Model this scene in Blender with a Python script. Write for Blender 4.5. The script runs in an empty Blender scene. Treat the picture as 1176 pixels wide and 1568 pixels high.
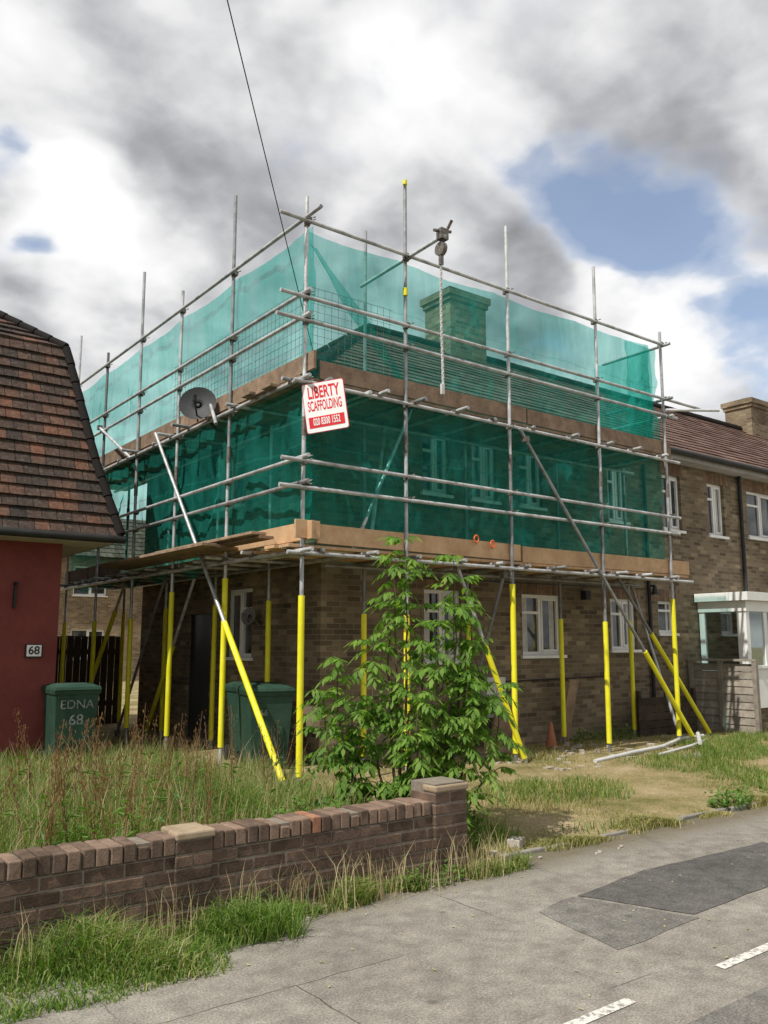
import bpy, math, random
import numpy as np
from mathutils import Vector, Matrix, noise
R=random.Random(7)
rng=np.random.default_rng(5)
scene=bpy.context.scene
scene.view_settings.view_transform='Standard'
scene.view_settings.look='None'
scene.view_settings.exposure=0
# ---------------------------------------------------------------- node helpers
def N(nt,typ,props=None,ins=None):
    n=nt.nodes.new(typ)
    for k,v in (props or {}).items(): setattr(n,k,v)
    for k,v in (ins or {}).items():
        s=n.inputs[k]
        if isinstance(v,bpy.types.NodeSocket): nt.links.new(v,s)
        else:
            if isinstance(v,tuple) and len(v)==3 and s.type=='RGBA': v=v+(1,)
            s.default_value=v
    return n
def ramp(nt,fac,stops,interp='LINEAR'):
    n=nt.nodes.new('ShaderNodeValToRGB'); n.color_ramp.interpolation=interp
    nt.links.new(fac,n.inputs[0]); e=n.color_ramp.elements
    while len(e)<len(stops): e.new(0.5)
    for i,(p,c) in enumerate(stops):
        e[i].position=p; e[i].color=(c+(1,)) if isinstance(c,tuple) else (c,c,c,1)
    return n.outputs[0]
def mixc(nt,f,a,b,blend='MIX'):
    n=nt.nodes.new('ShaderNodeMix'); n.data_type='RGBA'; n.blend_type=blend
    for s,v in ((n.inputs[0],f),(n.inputs[6],a),(n.inputs[7],b)):
        if isinstance(v,bpy.types.NodeSocket): nt.links.new(v,s)
        else: s.default_value=(v+(1,)) if isinstance(v,tuple) else v
    return n.outputs[2]
def math_(nt,op,a,b=0.0,c=None):
    n=nt.nodes.new('ShaderNodeMath'); n.operation=op
    for i,v in enumerate((a,b,c)):
        if v is None: continue
        if isinstance(v,bpy.types.NodeSocket): nt.links.new(v,n.inputs[i])
        else: n.inputs[i].default_value=v
    return n.outputs[0]
def newmat(name):
    m=bpy.data.materials.new(name); m.use_nodes=True; nt=m.node_tree; nt.nodes.clear()
    out=nt.nodes.new('ShaderNodeOutputMaterial'); return m,nt,out
def pos(nt): return N(nt,'ShaderNodeNewGeometry').outputs['Position']
def noi(nt,vec,scale,detail=4,rough=.55,dist=0):
    return N(nt,'ShaderNodeTexNoise',None,{'Vector':vec,'Scale':scale,'Detail':detail,'Roughness':rough,'Distortion':dist}).outputs['Fac']
def finish(nt,out,col,rough=.8,metal=0,height=None,bs=.3,bd=.01,spec=.3):
    b=N(nt,'ShaderNodeBsdfPrincipled',None,{'Base Color':col,'Roughness':rough,'Metallic':metal,'Specular IOR Level':spec})
    if height is not None:
        bp=N(nt,'ShaderNodeBump',None,{'Height':height,'Strength':bs,'Distance':bd}); nt.links.new(bp.outputs[0],b.inputs['Normal'])
    nt.links.new(b.outputs[0],out.inputs[0]); return b
def nmat(name,c1,c2,scale=4,rough=.7,metal=0,bs=.2,bd=.005,spec=.3,isl=0,dirt=0):
    m,nt,out=newmat(name); p=pos(nt)
    f=noi(nt,p,scale,4,.6); f2=noi(nt,p,scale*9,2,.6)
    f=math_(nt,'ADD',math_(nt,'MULTIPLY',f,.7),math_(nt,'MULTIPLY',f2,.3))
    col=ramp(nt,f,[(.36,c1),(.64,c2)])
    if isl:
        ri=N(nt,'ShaderNodeNewGeometry').outputs['Random Per Island']
        col=mixc(nt,1.0,col,ramp(nt,ri,[(0,1-isl),(1,1+isl*.6)]),'MULTIPLY')
    if dirt:
        col=mixc(nt,dirt,col,ramp(nt,noi(nt,p,1.7,5,.65),[(.38,.45),(.62,1.1)]),'MULTIPLY')
    finish(nt,out,col,rough,metal,f2,bs,bd,spec); return m
def brickmat(name,c1,c2,mort,w=.225,h=.075,dirt=.5):
    m,nt,out=newmat(name); p=pos(nt)
    s=N(nt,'ShaderNodeSeparateXYZ',None,{0:p})
    v=N(nt,'ShaderNodeCombineXYZ',None,{0:math_(nt,'ADD',s.outputs[0],s.outputs[1]),1:s.outputs[2]}).outputs[0]
    b=N(nt,'ShaderNodeTexBrick',{'offset':.5},{'Vector':v,'Color1':(0,0,0),'Color2':(1,1,1),'Mortar':(0,0,0),'Scale':1.0,'Mortar Size':.006,'Mortar Smooth':.1,'Bias':0.0,'Brick Width':w,'Row Height':h})
    n1=noi(nt,p,1.3,5); n2=noi(nt,p,60,2)
    mid=tuple((a+b_)/2 for a,b_ in zip(c1,c2))
    col=ramp(nt,b.outputs['Color'],[(0,c1),(.35,mid),(.6,tuple(x*.7 for x in c1)),(1,c2)])
    col=mixc(nt,1.0,col,ramp(nt,n2,[(.3,.7),(.7,1.2)]),'MULTIPLY')
    col=mixc(nt,b.outputs['Fac'],col,mort)
    col=mixc(nt,dirt,col,ramp(nt,n1,[(.3,.45),(.65,1.15)]),'MULTIPLY')
    h_=math_(nt,'SUBTRACT',math_(nt,'MULTIPLY',n2,.4),b.outputs['Fac'])
    finish(nt,out,col,.9,0,h_,.6,.008,.15); return m
def tilemat(name,cols,w,rib=0):
    m,nt,out=newmat(name); uv=N(nt,'ShaderNodeUVMap').outputs[0]
    b=N(nt,'ShaderNodeTexBrick',{'offset':.5},{'Vector':uv,'Color1':(0,0,0),'Color2':(1,1,1),'Mortar':(.5,.5,.5),'Scale':1.0,'Mortar Size':.005,'Mortar Smooth':.2,'Bias':0.0,'Brick Width':w,'Row Height':1.0})
    p=pos(nt); n1=noi(nt,p,1.1,5,.65); n2=noi(nt,p,25,3)
    f=math_(nt,'ADD',math_(nt,'MULTIPLY',b.outputs['Color'],.36),math_(nt,'MULTIPLY',n1,.80))
    st=[(i/(len(cols)-1)*.62+.24,c) for i,c in enumerate(cols)]
    col=ramp(nt,f,st)
    col=mixc(nt,1.0,col,ramp(nt,n2,[(.3,.6),(.7,1.25)]),'MULTIPLY')
    n4=noi(nt,p,14,3,.7); col=mixc(nt,ramp(nt,n4,[(.56,0.0),(.72,.5)]),col,(.16,.15,.12))
    col=mixc(nt,b.outputs['Fac'],col,(.015,.013,.012))
    h_=math_(nt,'SUBTRACT',math_(nt,'MULTIPLY',n2,.3),b.outputs['Fac'])
    if rib:
        su=N(nt,'ShaderNodeSeparateXYZ',None,{0:uv}).outputs[0]
        h_=math_(nt,'ADD',h_,math_(nt,'MULTIPLY',math_(nt,'SINE',math_(nt,'MULTIPLY',su,2*math.pi/w)),1.5))
    finish(nt,out,col,.9,0,h_,.7,.012,.15); return m
def leafmat(name,stops,trans=.35):
    m,nt,out=newmat(name); ri=N(nt,'ShaderNodeNewGeometry').outputs['Random Per Island']
    n=noi(nt,pos(nt),1.2,0)
    f=math_(nt,'ADD',math_(nt,'MULTIPLY',ri,.6),math_(nt,'MULTIPLY',n,.45))
    col=ramp(nt,f,stops)
    b=N(nt,'ShaderNodeBsdfPrincipled',None,{'Base Color':col,'Roughness':.55,'Specular IOR Level':.3})
    t=N(nt,'ShaderNodeBsdfTranslucent',None,{'Color':mixc(nt,1.0,col,(1.3,1.5,.6),'MULTIPLY')})
    mx=N(nt,'ShaderNodeMixShader',None,{0:trans,1:b.outputs[0],2:t.outputs[0]}); nt.links.new(mx.outputs[0],out.inputs[0]); return m
# ---------------------------------------------------------------- mesh helper
class MB:
    def __init__(s): s.v=[];s.f=[];s.m=[];s.sm=[];s.uv=[]
    def add(s,vs,fs,mi=0,smooth=False,uvs=None):
        o=len(s.v); s.v+= [tuple(x) for x in vs]
        for i,f in enumerate(fs):
            s.f.append(tuple(o+k for k in f)); s.m.append(mi); s.sm.append(smooth)
            s.uv.append(uvs[i] if uvs else None)
    def box(s,a,b,mi=0):
        x0,y0,z0=a;x1,y1,z1=b
        s.add([(x0,y0,z0),(x1,y0,z0),(x1,y1,z0),(x0,y1,z0),(x0,y0,z1),(x1,y0,z1),(x1,y1,z1),(x0,y1,z1)],
              [(0,3,2,1),(4,5,6,7),(0,1,5,4),(1,2,6,5),(2,3,7,6),(3,0,4,7)],mi)
    def obox(s,c,size,rot=None,mi=0,taper=1):
        rot=rot or Matrix.Identity(3); c=Vector(c); vs=[]
        for z in(-1,1):
            k=taper if z<0 else 1
            for x,y in((-1,-1),(1,-1),(1,1),(-1,1)):
                vs.append(c+rot@Vector((x*size[0]/2*k,y*size[1]/2*k,z*size[2]/2)))
        s.add(vs,[(0,3,2,1),(4,5,6,7),(0,1,5,4),(1,2,6,5),(2,3,7,6),(3,0,4,7)],mi)
    def cyl(s,p,q,r,r2=None,n=10,mi=0,cap=True,smooth=True):
        p=Vector(p);q=Vector(q);r2=r if r2 is None else r2
        d=(q-p); 
        if d.length<1e-6: return
        d.normalize(); a=d.orthogonal().normalized(); b=d.cross(a)
        vs=[]
        for c,rr in((p,r),(q,r2)):
            for i in range(n):
                t=2*math.pi*i/n; vs.append(c+a*math.cos(t)*rr+b*math.sin(t)*rr)
        s.add(vs,[(i,(i+1)%n,n+(i+1)%n,n+i) for i in range(n)],mi,smooth)
        if cap:
            s.add(vs[:n],[tuple(range(n))[::-1]],mi); s.add(vs[n:],[tuple(range(n))],mi)
    def tubeline(s,pts,r,n=6,mi=0):
        for a,b in zip(pts[:-1],pts[1:]): s.cyl(a,b,r,n=n,mi=mi,cap=False)
    def slope(s,bl,br,tl,tr,n,lift=.03,mi=0):
        bl,br,tl,tr=map(Vector,(bl,br,tl,tr)); nr=(br-bl).cross(tl-bl).normalized()
        ud=(br-bl).normalized()
        for k in range(n):
            a=k/n;b=min(1,(k+1.0)/n)
            A=bl.lerp(tl,a);B=br.lerp(tr,a);C=br.lerp(tr,b);D=bl.lerp(tl,b)
            L=(B-A).length; seg=max(1,min(70,int(L/.3))) if lift>0 else 1
            prev=None
            for i in range(seg+1):
                t=i/seg; jz=R.uniform(-.008,.008)
                lo=A.lerp(B,t)+nr*(lift+jz); hi=D.lerp(C,t); un=A.lerp(B,t)-nr*.01
                if prev:
                    plo,phi,pun=prev; u0=ud.dot(plo);u1=ud.dot(lo);v0=ud.dot(phi);v1=ud.dot(hi)
                    s.add([plo,lo,hi,phi],[(0,1,2,3)],mi,False,[[(u0,k+.01),(u1,k+.01),(v1,k+.99),(v0,k+.99)]])
                    s.add([pun,un,lo,plo],[(0,1,2,3)],mi,False,[[(u0,k+.01),(u1,k+.01),(u1,k+.01),(u0,k+.01)]])
                prev=(lo,hi,un)
    def obj(s,name,mats,parent=None,bevel=0):
        me=bpy.data.meshes.new(name); me.from_pydata(s.v,[],s.f)
        for m in mats: me.materials.append(m)
        me.polygons.foreach_set('material_index',s.m); me.polygons.foreach_set('use_smooth',s.sm)
        if any(u is not None for u in s.uv):
            l=me.uv_layers.new(name='UVMap'); i=0
            for f,u in zip(s.f,s.uv):
                for k in range(len(f)):
                    l.data[i].uv=u[k] if u else (0,0); i+=1
        me.update(); o=bpy.data.objects.new(name,me); scene.collection.objects.link(o)
        if parent: o.parent=parent
        if bevel:
            b=o.modifiers.new('bevel','BEVEL'); b.width=bevel; b.segments=2; b.limit_method='ANGLE'
        return o
def empty(name,loc=(0,0,0)):
    e=bpy.data.objects.new(name,None); e.location=(0,0,0); scene.collection.objects.link(e); return e
# ---------------------------------------------------------------- materials
M_white=nmat('white_upvc',(.72,.72,.70),(.82,.82,.8),3,.35,0,.02)
M_glass,nt,out=newmat('window_glass'); g=finish(nt,out,ramp(nt,noi(nt,pos(nt),1.6,2),[(.45,(.02,.024,.027)),(.6,(.11,.115,.12))]),.04,0,None,spec=.9)
M_brick=brickmat('stock_brick',(.15,.112,.072),(.34,.265,.168),(.23,.205,.165),dirt=.45)
M_chim=brickmat('chimney_brick',(.17,.125,.08),(.36,.285,.185),(.25,.22,.18))
M_red=nmat('maroon_render',(.175,.04,.036),(.225,.056,.049),2,.8,0,.3,dirt=.2)
M_tileL=tilemat('clay_tiles_weathered',[(.03,.028,.027),(.055,.043,.037),(.095,.058,.045),(.19,.088,.055)],.2)
M_tileR=tilemat('concrete_roof_tiles',[(.075,.05,.046),(.12,.075,.062),(.16,.10,.082),(.21,.14,.115)],.3,1)
M_gal,nt,out=newmat('galvanised_tube'); p=pos(nt); f=noi(nt,p,6,4); ri=N(nt,'ShaderNodeNewGeometry').outputs['Random Per Island']
c=ramp(nt,f,[(.35,(.36,.365,.37)),(.55,(.58,.59,.60)),(.75,(.72,.73,.74))]); c=mixc(nt,1.0,c,ramp(nt,ri,[(0,.28),(.4,.75),(1,1.08)]),'MULTIPLY')
c=mixc(nt,ramp(nt,noi(nt,p,14,4,.7),[(.6,0.0),(.72,.7)]),c,(.12,.06,.035)); finish(nt,out,c,.38,.25,f,.1,spec=.6)
M_coup=nmat('coupler_steel',(.10,.085,.07),(.26,.24,.22),30,.5,.5)
M_yel=nmat('yellow_sleeve',(.76,.70,.01),(.86,.82,.05),5,.45,0,.15,isl=.1,dirt=.12)
M_board=nmat('scaffold_board_new',(.46,.28,.15),(.60,.41,.24),7,.8,0,.3,isl=.15,dirt=.25)
M_boardo=nmat('scaffold_board_old',(.18,.125,.088),(.35,.25,.17),6,.85,0,.3,isl=.25,dirt=.3)
def netmat(name,op,tint,c):
    m,nt,out=newmat(name); p=pos(nt)
    v=N(nt,'ShaderNodeMapping',None,{0:p,3:(1,1,.3)}).outputs[0]
    f=noi(nt,v,1.6,3,.65,.6)
    v2=N(nt,'ShaderNodeMapping',None,{0:p,3:(9,9,.8)}).outputs[0]
    f=math_(nt,'ADD',math_(nt,'MULTIPLY',f,.72),math_(nt,'MULTIPLY',noi(nt,v2,1.0,2,.6),.28))
    fac=ramp(nt,f,[(.36,op-.10),(.5,op),(.64,op+.18)])
    s=N(nt,'ShaderNodeSeparateXYZ',None,{0:p})
    bz=math_(nt,'FRACT',math_(nt,'MULTIPLY',s.outputs[2],1/.98)); band=ramp(nt,bz,[(.0,.12),(.022,.12),(.03,0.0)])
    fac=math_(nt,'ADD',fac,band)
    d=N(nt,'ShaderNodeBsdfDiffuse',None,{'Color':c}); t=N(nt,'ShaderNodeBsdfTranslucent',None,{'Color':c})
    a=N(nt,'ShaderNodeMixShader',None,{0:.5,1:d.outputs[0],2:t.outputs[0]})
    tr=N(nt,'ShaderNodeBsdfTransparent',None,{'Color':tint})
    mx=N(nt,'ShaderNodeMixShader',None,{0:fac,1:tr.outputs[0],2:a.outputs[0]}); nt.links.new(mx.outputs[0],out.inputs[0]); return m
M_netu=netmat('green_netting_light',.33,(.58,.92,.88),(.035,.45,.375))
M_netl=netmat('green_netting',.32,(.56,.90,.84),(.03,.40,.33))
M_grass=leafmat('grass_blades',[(.1,(.065,.125,.02)),(.4,(.11,.205,.03)),(.66,(.18,.26,.05)),(.80,(.34,.31,.14)),(1,(.48,.40,.22))])
M_straw=leafmat('straw_stalks',[(.1,(.26,.20,.10)),(.5,(.40,.33,.18)),(1,(.52,.44,.27))],.2)
M_grassd=leafmat('dry_lawn_blades',[(.1,(.13,.17,.035)),(.35,(.22,.23,.07)),(.6,(.38,.32,.16)),(1,(.56,.47,.27))])
M_weed=leafmat('weed_leaves',[(.1,(.045,.11,.015)),(.5,(.09,.19,.028)),(1,(.16,.26,.05))])
M_dock=leafmat('dock_seed_heads',[(.1,(.13,.05,.03)),(.45,(.26,.13,.075)),(.7,(.36,.22,.12)),(1,(.44,.34,.2))],.2)
M_leaf=leafmat('tree_leaves',[(.1,(.07,.15,.022)),(.45,(.13,.25,.04)),(.75,(.22,.34,.06)),(1,(.34,.43,.10))],.5)
M_bark=nmat('bark',(.06,.042,.028),(.14,.105,.07),20,.9)
M_lbrick=nmat('garden_wall_brick',(.085,.06,.046),(.19,.127,.093),9,.9,0,.5,.006,.15,isl=.4,dirt=.55)
M_capb=nmat('wall_coping_brick',(.13,.09,.068),(.27,.19,.142),9,.9,0,.5,.006,.15,isl=.4,dirt=.3)
M_mort=nmat('mortar',(.15,.125,.10),(.24,.21,.17),20,.95)
M_capst=nmat('pier_cap',(.27,.20,.13),(.41,.33,.23),8,.9,dirt=.3)
M_bin=nmat('wheelie_bin_green',(.018,.05,.034),(.033,.08,.054),4,.55,0,.05,dirt=.3)
M_black=nmat('black_plastic',(.015,.015,.016),(.03,.03,.03),4,.5)
M_dish=nmat('dish_grey',(.022,.024,.027),(.04,.042,.046),3,.6)
M_grey=nmat('light_grey_plastic',(.45,.45,.44),(.6,.6,.58),5,.5)
M_fadew=nmat('faded_white_paint',(.06,.09,.08),(.34,.37,.35),26,.8)
M_fence=nmat('weathered_fence',(.20,.175,.15),(.36,.32,.27),6,.9,isl=.2)
M_dfence=nmat('dark_fence',(.03,.022,.017),(.07,.05,.036),6,.9,isl=.2)
M_signw=nmat('sign_white',(.78,.78,.78),(.84,.84,.84),3,.4,0,.02)
M_signr=nmat('sign_red',(.62,.02,.03),(.68,.03,.04),3,.4,0,.02)
M_org=nmat('orange_plastic',(.6,.11,.03),(.7,.16,.04),3,.4)
M_door=nmat('dark_door',(.03,.035,.04),(.05,.055,.06),3,.4)
# ---------------------------------------------------------------- ground
def pavemat(name,c0,c1,joints):
    m,nt,out=newmat(name); p=pos(nt)
    n1=noi(nt,p,.9,5,.65); n2=noi(nt,p,85,2,.8); n3=noi(nt,p,7,4,.65)
    c=ramp(nt,n1,[(.3,c0),(.7,c1)])
    c=mixc(nt,1.0,c,ramp(nt,n3,[(.33,.72),(.65,1.12)]),'MULTIPLY')
    c=mixc(nt,1.0,c,ramp(nt,n2,[(.3,.6),(.5,1.0),(.7,1.5)]),'MULTIPLY')
    vo=N(nt,'ShaderNodeTexVoronoi',{'feature':'F1'},{'Vector':p,'Scale':16.0}).outputs['Distance']
    spk=math_(nt,'MULTIPLY',ramp(nt,vo,[(.06,1.0),(.11,0.0)]),ramp(nt,noi(nt,p,2.1,2),[(.5,0.0),(.6,.6)]))
    c=mixc(nt,spk,c,(.42,.40,.36))
    v3=N(nt,'ShaderNodeTexVoronoi',{'feature':'F1'},{'Vector':p,'Scale':3.1}).outputs['Distance']
    c=mixc(nt,ramp(nt,v3,[(.05,.55),(.10,0.0)]),c,(.06,.055,.05))
    h=n2
    if joints:
        s=N(nt,'ShaderNodeSeparateXYZ',None,{0:p})
        wob=math_(nt,'MULTIPLY',math_(nt,'SUBTRACT',noi(nt,p,4,5),.5),.06)
        v=N(nt,'ShaderNodeCombineXYZ',None,{0:math_(nt,'ADD',s.outputs[0],wob),1:math_(nt,'ADD',s.outputs[1],wob)}).outputs[0]
        b=N(nt,'ShaderNodeTexBrick',{'offset':.35},{'Vector':v,'Scale':1.0,'Mortar Size':.005,'Mortar Smooth':.4,'Brick Width':2.3,'Row Height':.93})
        jm=math_(nt,'MULTIPLY',b.outputs['Fac'],ramp(nt,noi(nt,p,1.3,3),[(.44,0.0),(.6,.85)]))
        c=mixc(nt,jm,c,(.06,.055,.045)); h=math_(nt,'SUBTRACT',n2,jm)
        ym=N(nt,'ShaderNodeMapRange',None,{0:math_(nt,'ADD',s.outputs[1],math_(nt,'MULTIPLY',n3,.7)),1:4.75,2:5.05,3:0.0,4:.8}).outputs[0]
        c=mixc(nt,ym,c,(.12,.10,.06))
    finish(nt,out,c,.92,0,h,.6,.005,.2); return m
M_pave=pavemat('asphalt_pavement',(.195,.178,.152),(.27,.25,.216),True)
M_patch=pavemat('asphalt_patch',(.08,.076,.072),(.125,.118,.11),False)
m,nt,out=newmat('soil_and_turf'); p=pos(nt); n1=noi(nt,p,1.2,6,.65); n2=noi(nt,p,40,3,.8)
c=ramp(nt,n1,[(.3,(.12,.12,.035)),(.48,(.27,.22,.11)),(.7,(.42,.33,.21))]); c=mixc(nt,1.0,c,ramp(nt,n2,[(.3,.55),(.7,1.3)]),'MULTIPLY')
finish(nt,out,c,.95,0,n2,.8,.02,.1); M_soil=m
m,nt,out=newmat('road_paint'); p=pos(nt)
f=ramp(nt,noi(nt,p,28,5,.8),[(.40,0.0),(.52,1.0)]); c=mixc(nt,f,(.2,.19,.17),(.60,.58,.53)); finish(nt,out,c,.8); M_paint=m
M_conc=nmat('kerb_concrete',(.16,.15,.13),(.28,.26,.23),12,.9)
def plane(name,x0,x1,y0,y1,z,mat):
    b=MB(); b.add([(x0,y0,z),(x1,y0,z),(x1,y1,z),(x0,y1,z)],[(0,1,2,3)]); return b.obj(name,[mat])
plane('ground',-400,400,-400,400,-.12,M_soil)
plane('road',-200,200,-5.2,1.78,-.116,M_patch)
b=MB(); b.box((-60,1.9,-.118),(80,4.86,0)); b.obj('pavement',[M_pave])
b=MB()
x=-40
while x<60: b.box((x,1.775,-.118),(x+.905,1.898,.004)); x+=.915
b.obj('kerb',[M_conc],bevel=.01)
b=MB(); b.box((-60,-8,-.118),(80,-5.3,0)); b.obj('far_pavement',[M_pave])
b=MB(); xs=np.concatenate([np.linspace(-60,-3,12),np.linspace(-2.6,16,60),np.linspace(18,80,12)]); ys=np.concatenate([np.linspace(4.862,12,28),np.linspace(13,60,12)])
def gz(x,y):
    e=min(1,max(0,(y-4.86)/.5)); return .012+e*(.03+.06*noise.noise(Vector((x*.6,y*.6,0))))
vs=[(x,y,gz(x,y)) for y in ys for x in xs]; nx=len(xs)
b.add(vs,[(j*nx+i,j*nx+i+1,(j+1)*nx+i+1,(j+1)*nx+i) for j in range(len(ys)-1) for i in range(nx-1)],0,True); b.obj('garden_ground',[M_soil])
b=MB(); x=4.6
while x<22:
    L=R.uniform(.5,.9); b.obox((x+L/2,4.86+R.uniform(-.02,.025),.005+R.uniform(-.008,.01)),(L-.015,.05,.05),Matrix.Rotation(R.uniform(-.03,.03),3,'Z')); x+=L
b.obj('garden_edging_stones',[M_conc],bevel=.01)
b=MB()
for a,c_ in((.2,1.0),(2.62,3.42),(4.10,5.0),(5.75,6.6),(7.3,8.2)):
    b.add([(a,2.60,.004),(c_,2.62,.004),(c_,2.68,.004),(a,2.66,.004)],[(0,1,2,3)])
b.obj('white_road_marking',[M_paint])
def ragged(b,pts,z,n=14,amp=.02):
    out_=[]
    for i,(p_,q_) in enumerate(zip(pts,pts[1:]+pts[:1])):
        for k in range(n):
            t=k/n; x=p_[0]+(q_[0]-p_[0])*t; y=p_[1]+(q_[1]-p_[1])*t
            out_.append((x+amp*noise.noise(Vector((x*4,y*4,z))),y+amp*noise.noise(Vector((x*4,y*4,z+7))),z))
    b.add(out_,[tuple(range(len(out_)))])
b=MB(); ragged(b,[(4.75,3.2),(6.6,3.30),(6.9,3.95),(5.35,4.0),(4.5,3.88)],.004)
b.obj('tarmac_patch',[M_patch])
M_worn=pavemat('worn_asphalt',(.125,.117,.105),(.185,.175,.158),False)
b=MB(); ragged(b,[(7.0,3.3),(9.5,3.42),(9.5,4.1),(7.25,4.0)],.004); ragged(b,[(3.9,3.1),(4.72,3.14),(4.46,3.88),(4.05,3.8)],.003); ragged(b,[(-5,1.905),(30,1.905),(30,2.42),(2.6,2.36),(-5,2.3)],.003,30,.03)
b.obj('tarmac_patch',[M_worn])
# ---------------------------------------------------------------- walls / windows helpers
def wall(b,ax,c,u0,u1,z0,z1,holes,depth=.1,mi=0):
    P=(lambda u,z,d:(u,c+d,z)) if ax=='y' else (lambda u,z,d:(c+d,u,z))
    us=sorted({u0,u1,*[h[0] for h in holes],*[h[1] for h in holes]}); zs=sorted({z0,z1,*[h[2] for h in holes],*[h[3] for h in holes]})
    for a,a2 in zip(us[:-1],us[1:]):
        for e,e2 in zip(zs[:-1],zs[1:]):
            mu=(a+a2)/2;mz=(e+e2)/2
            if any(h[0]<mu<h[1] and h[2]<mz<h[3] for h in holes): continue
            b.add([P(a,e,0),P(a2,e,0),P(a2,e2,0),P(a,e2,0)],[(0,1,2,3)],mi)
    for h in holes:
        a,a2,e,e2=h
        for q in (((a,e),(a,e2)),((a2,e),(a2,e2)),((a,e),(a2,e)),((a,e2),(a2,e2))):
            b.add([P(*q[0],0),P(*q[1],0),P(*q[1],depth),P(*q[0],depth)],[(0,1,2,3)],mi)
M_curt=nmat('net_curtain',(.42,.42,.4),(.6,.6,.57),10,.9)
def window(parent,ax,c,h,n=2,name='window',fan=True,curt=0):
    a,a2,e,e2=h; b=MB()
    def bx(u0,u1,z0,z1,d0,d1,mi):
        if ax=='y': b.box((u0,c+d0,z0),(u1,c+d1,z1),mi)
        else: b.box((c+d0,u0,z0),(c+d1,u1,z1),mi)
    fw=.055; d=.07
    bx(a,a2,e,e+fw,d,d+.06,0);bx(a,a2,e2-fw,e2,d,d+.06,0);bx(a,a+fw,e+fw,e2-fw,d,d+.06,0);bx(a2-fw,a2,e+fw,e2-fw,d,d+.06,0)
    w=(a2-a)
    for i in range(1,n):
        u=a+w*i/n; bx(u-.03,u+.03,e+fw,e2-fw,d-.004,d+.055,0)
    if fan:
        zz=e2-(e2-e)*.3
        for i in range(n):
            if i%2==0 or n==1:
                bx(a+w*i/n+.03,a+w*(i+1)/n-.03,zz-.022,zz+.022,d-.008,d+.05,0)
    for i in range(n):
        u0=a+w*i/n+.034;u1=a+w*(i+1)/n-.034
        if i%2==1:
            z0=e+fw;z1=e2-fw
            bx(u0,u0+.035,z0,z1,d-.012,d+.03,0);bx(u1-.035,u1,z0,z1,d-.012,d+.03,0);bx(u0+.035,u1-.035,z0,z0+.035,d-.012,d+.03,0);bx(u0+.035,u1-.035,z1-.035,z1,d-.012,d+.03,0)
    bx(a+.02,a2-.02,e+.02,e2-.02,d+.035,d+.04,1)
    if curt:
        bx(a+fw+.01,a+fw+.01+w*.16,e+fw,e2-fw,d+.030,d+.034,2); bx(a2-fw-.045-w*.12,a2-fw-.04,e+fw,e2-fw,d+.030,d+.034,2)
    bx(a-.05,a2+.05,e-.05,e-.002,-.05,d,0)
    return b.obj(name,[M_white,M_glass,M_curt],parent)
# ---------------------------------------------------------------- main brick terrace
house=empty('brick_house')
FY=9.7;LX=6.3;BY=16.0;EZ=5.3
gw=[(8.1,8.85,1.35,2.4),(10.15,11.1,1.42,2.4),(12.38,13.13,1.5,2.4),(13.78,14.3,1.8,2.4),(19.2,20.6,1.3,2.4)]
uw=[(8.09,8.62,3.85,4.8),(9.1,9.64,3.85,4.8),(10.17,10.72,3.85,4.8),(12.44,12.95,3.8,4.85),(14.08,14.7,3.78,4.86),(15.62,16.22,3.78,4.86),(17.1,18.3,3.85,4.86),(20.5,21.5,3.8,4.86)]
b=MB(); wall(b,'y',FY,LX,34,-.1,EZ,gw+uw)
lw=[(11.6,12.45,1.4,2.45),(13.0,13.9,.05,2.1),(12.0,12.9,3.8,4.8)]
wall(b,'x',LX,FY,BY,-.1,EZ,lw); wall(b,'y',BY,LX,34,-.1,EZ,[]); wall(b,'x',34,FY,BY,-.1,EZ,[])
b.box((LX+.3,FY+.3,-.1),(33.8,BY-.2,EZ-.1))
b.obj('walls',[M_brick],house)
b=MB()
for h in gw+uw:
    x=h[0]-.1
    while x<h[1]+.08:
        b.box((x,FY-.004,h[3]+.003),(x+.066,FY+.05,h[3]+.215)); x+=.0755
b.obj('lintels',[nmat('lintel_brick',(.13,.085,.055),(.26,.17,.11),9,.9,isl=.3)],house)
for i,h in enumerate(gw): window(house,'y',FY,h,2 if h[1]-h[0]>.7 else 1,'window',curt=1)
for i,h in enumerate(uw): window(house,'y',FY,h,2 if i<3 or h[1]-h[0]>.8 else 2,'window',curt=i%2)
window(house,'x',LX,lw[0],2); window(house,'x',LX,lw[2],2)
b=MB(); b.box((LX+.07,13.0,.05),(LX+.11,13.9,2.1)); b.obj('door',[M_door],house)
b=MB(); e=.32; ez=EZ-.02; ry=(FY+BY)/2; rz=7.65; ax=9.35
b.slope((LX-e,FY-e,ez),(34+e,FY-e,ez),(ax,ry,rz),(34+e,ry,rz),17,.022)
b.slope((34+e,BY+e,ez),(LX-e,BY+e,ez),(34+e,ry,rz),(ax,ry,rz),17,.022)
b.slope((LX-e,BY+e,ez),(LX-e,FY-e,ez),(ax,ry,rz),(ax,ry,rz),17,.022)
b.obj('roof',[M_tileR],house)
b=MB(); x=ax
while x<34: b.cyl((x,ry,rz+.0),(x+.44,ry,rz+.0),.11,.115,10); x+=.45
for (sx,sy) in((LX-e,FY-e),(LX-e,BY+e)):
    A=Vector((sx,sy,ez+.02));B=Vector((ax,ry,rz+.02)); L=(B-A).length; k=int(L/.4)
    for i in range(k): b.cyl(A.lerp(B,i/k),A.lerp(B,(i+.97)/k),.09,.085,8)
b.obj('ridge_tiles',[M_tileR],house)
b=MB(); b.box((LX-e+.03,FY-e+.03,ez-.17),(34,FY-e+.05,ez-.01),0); b.box((LX-e+.03,FY-e+.05,ez-.17),(34,FY-.002,ez-.15),0)
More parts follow.
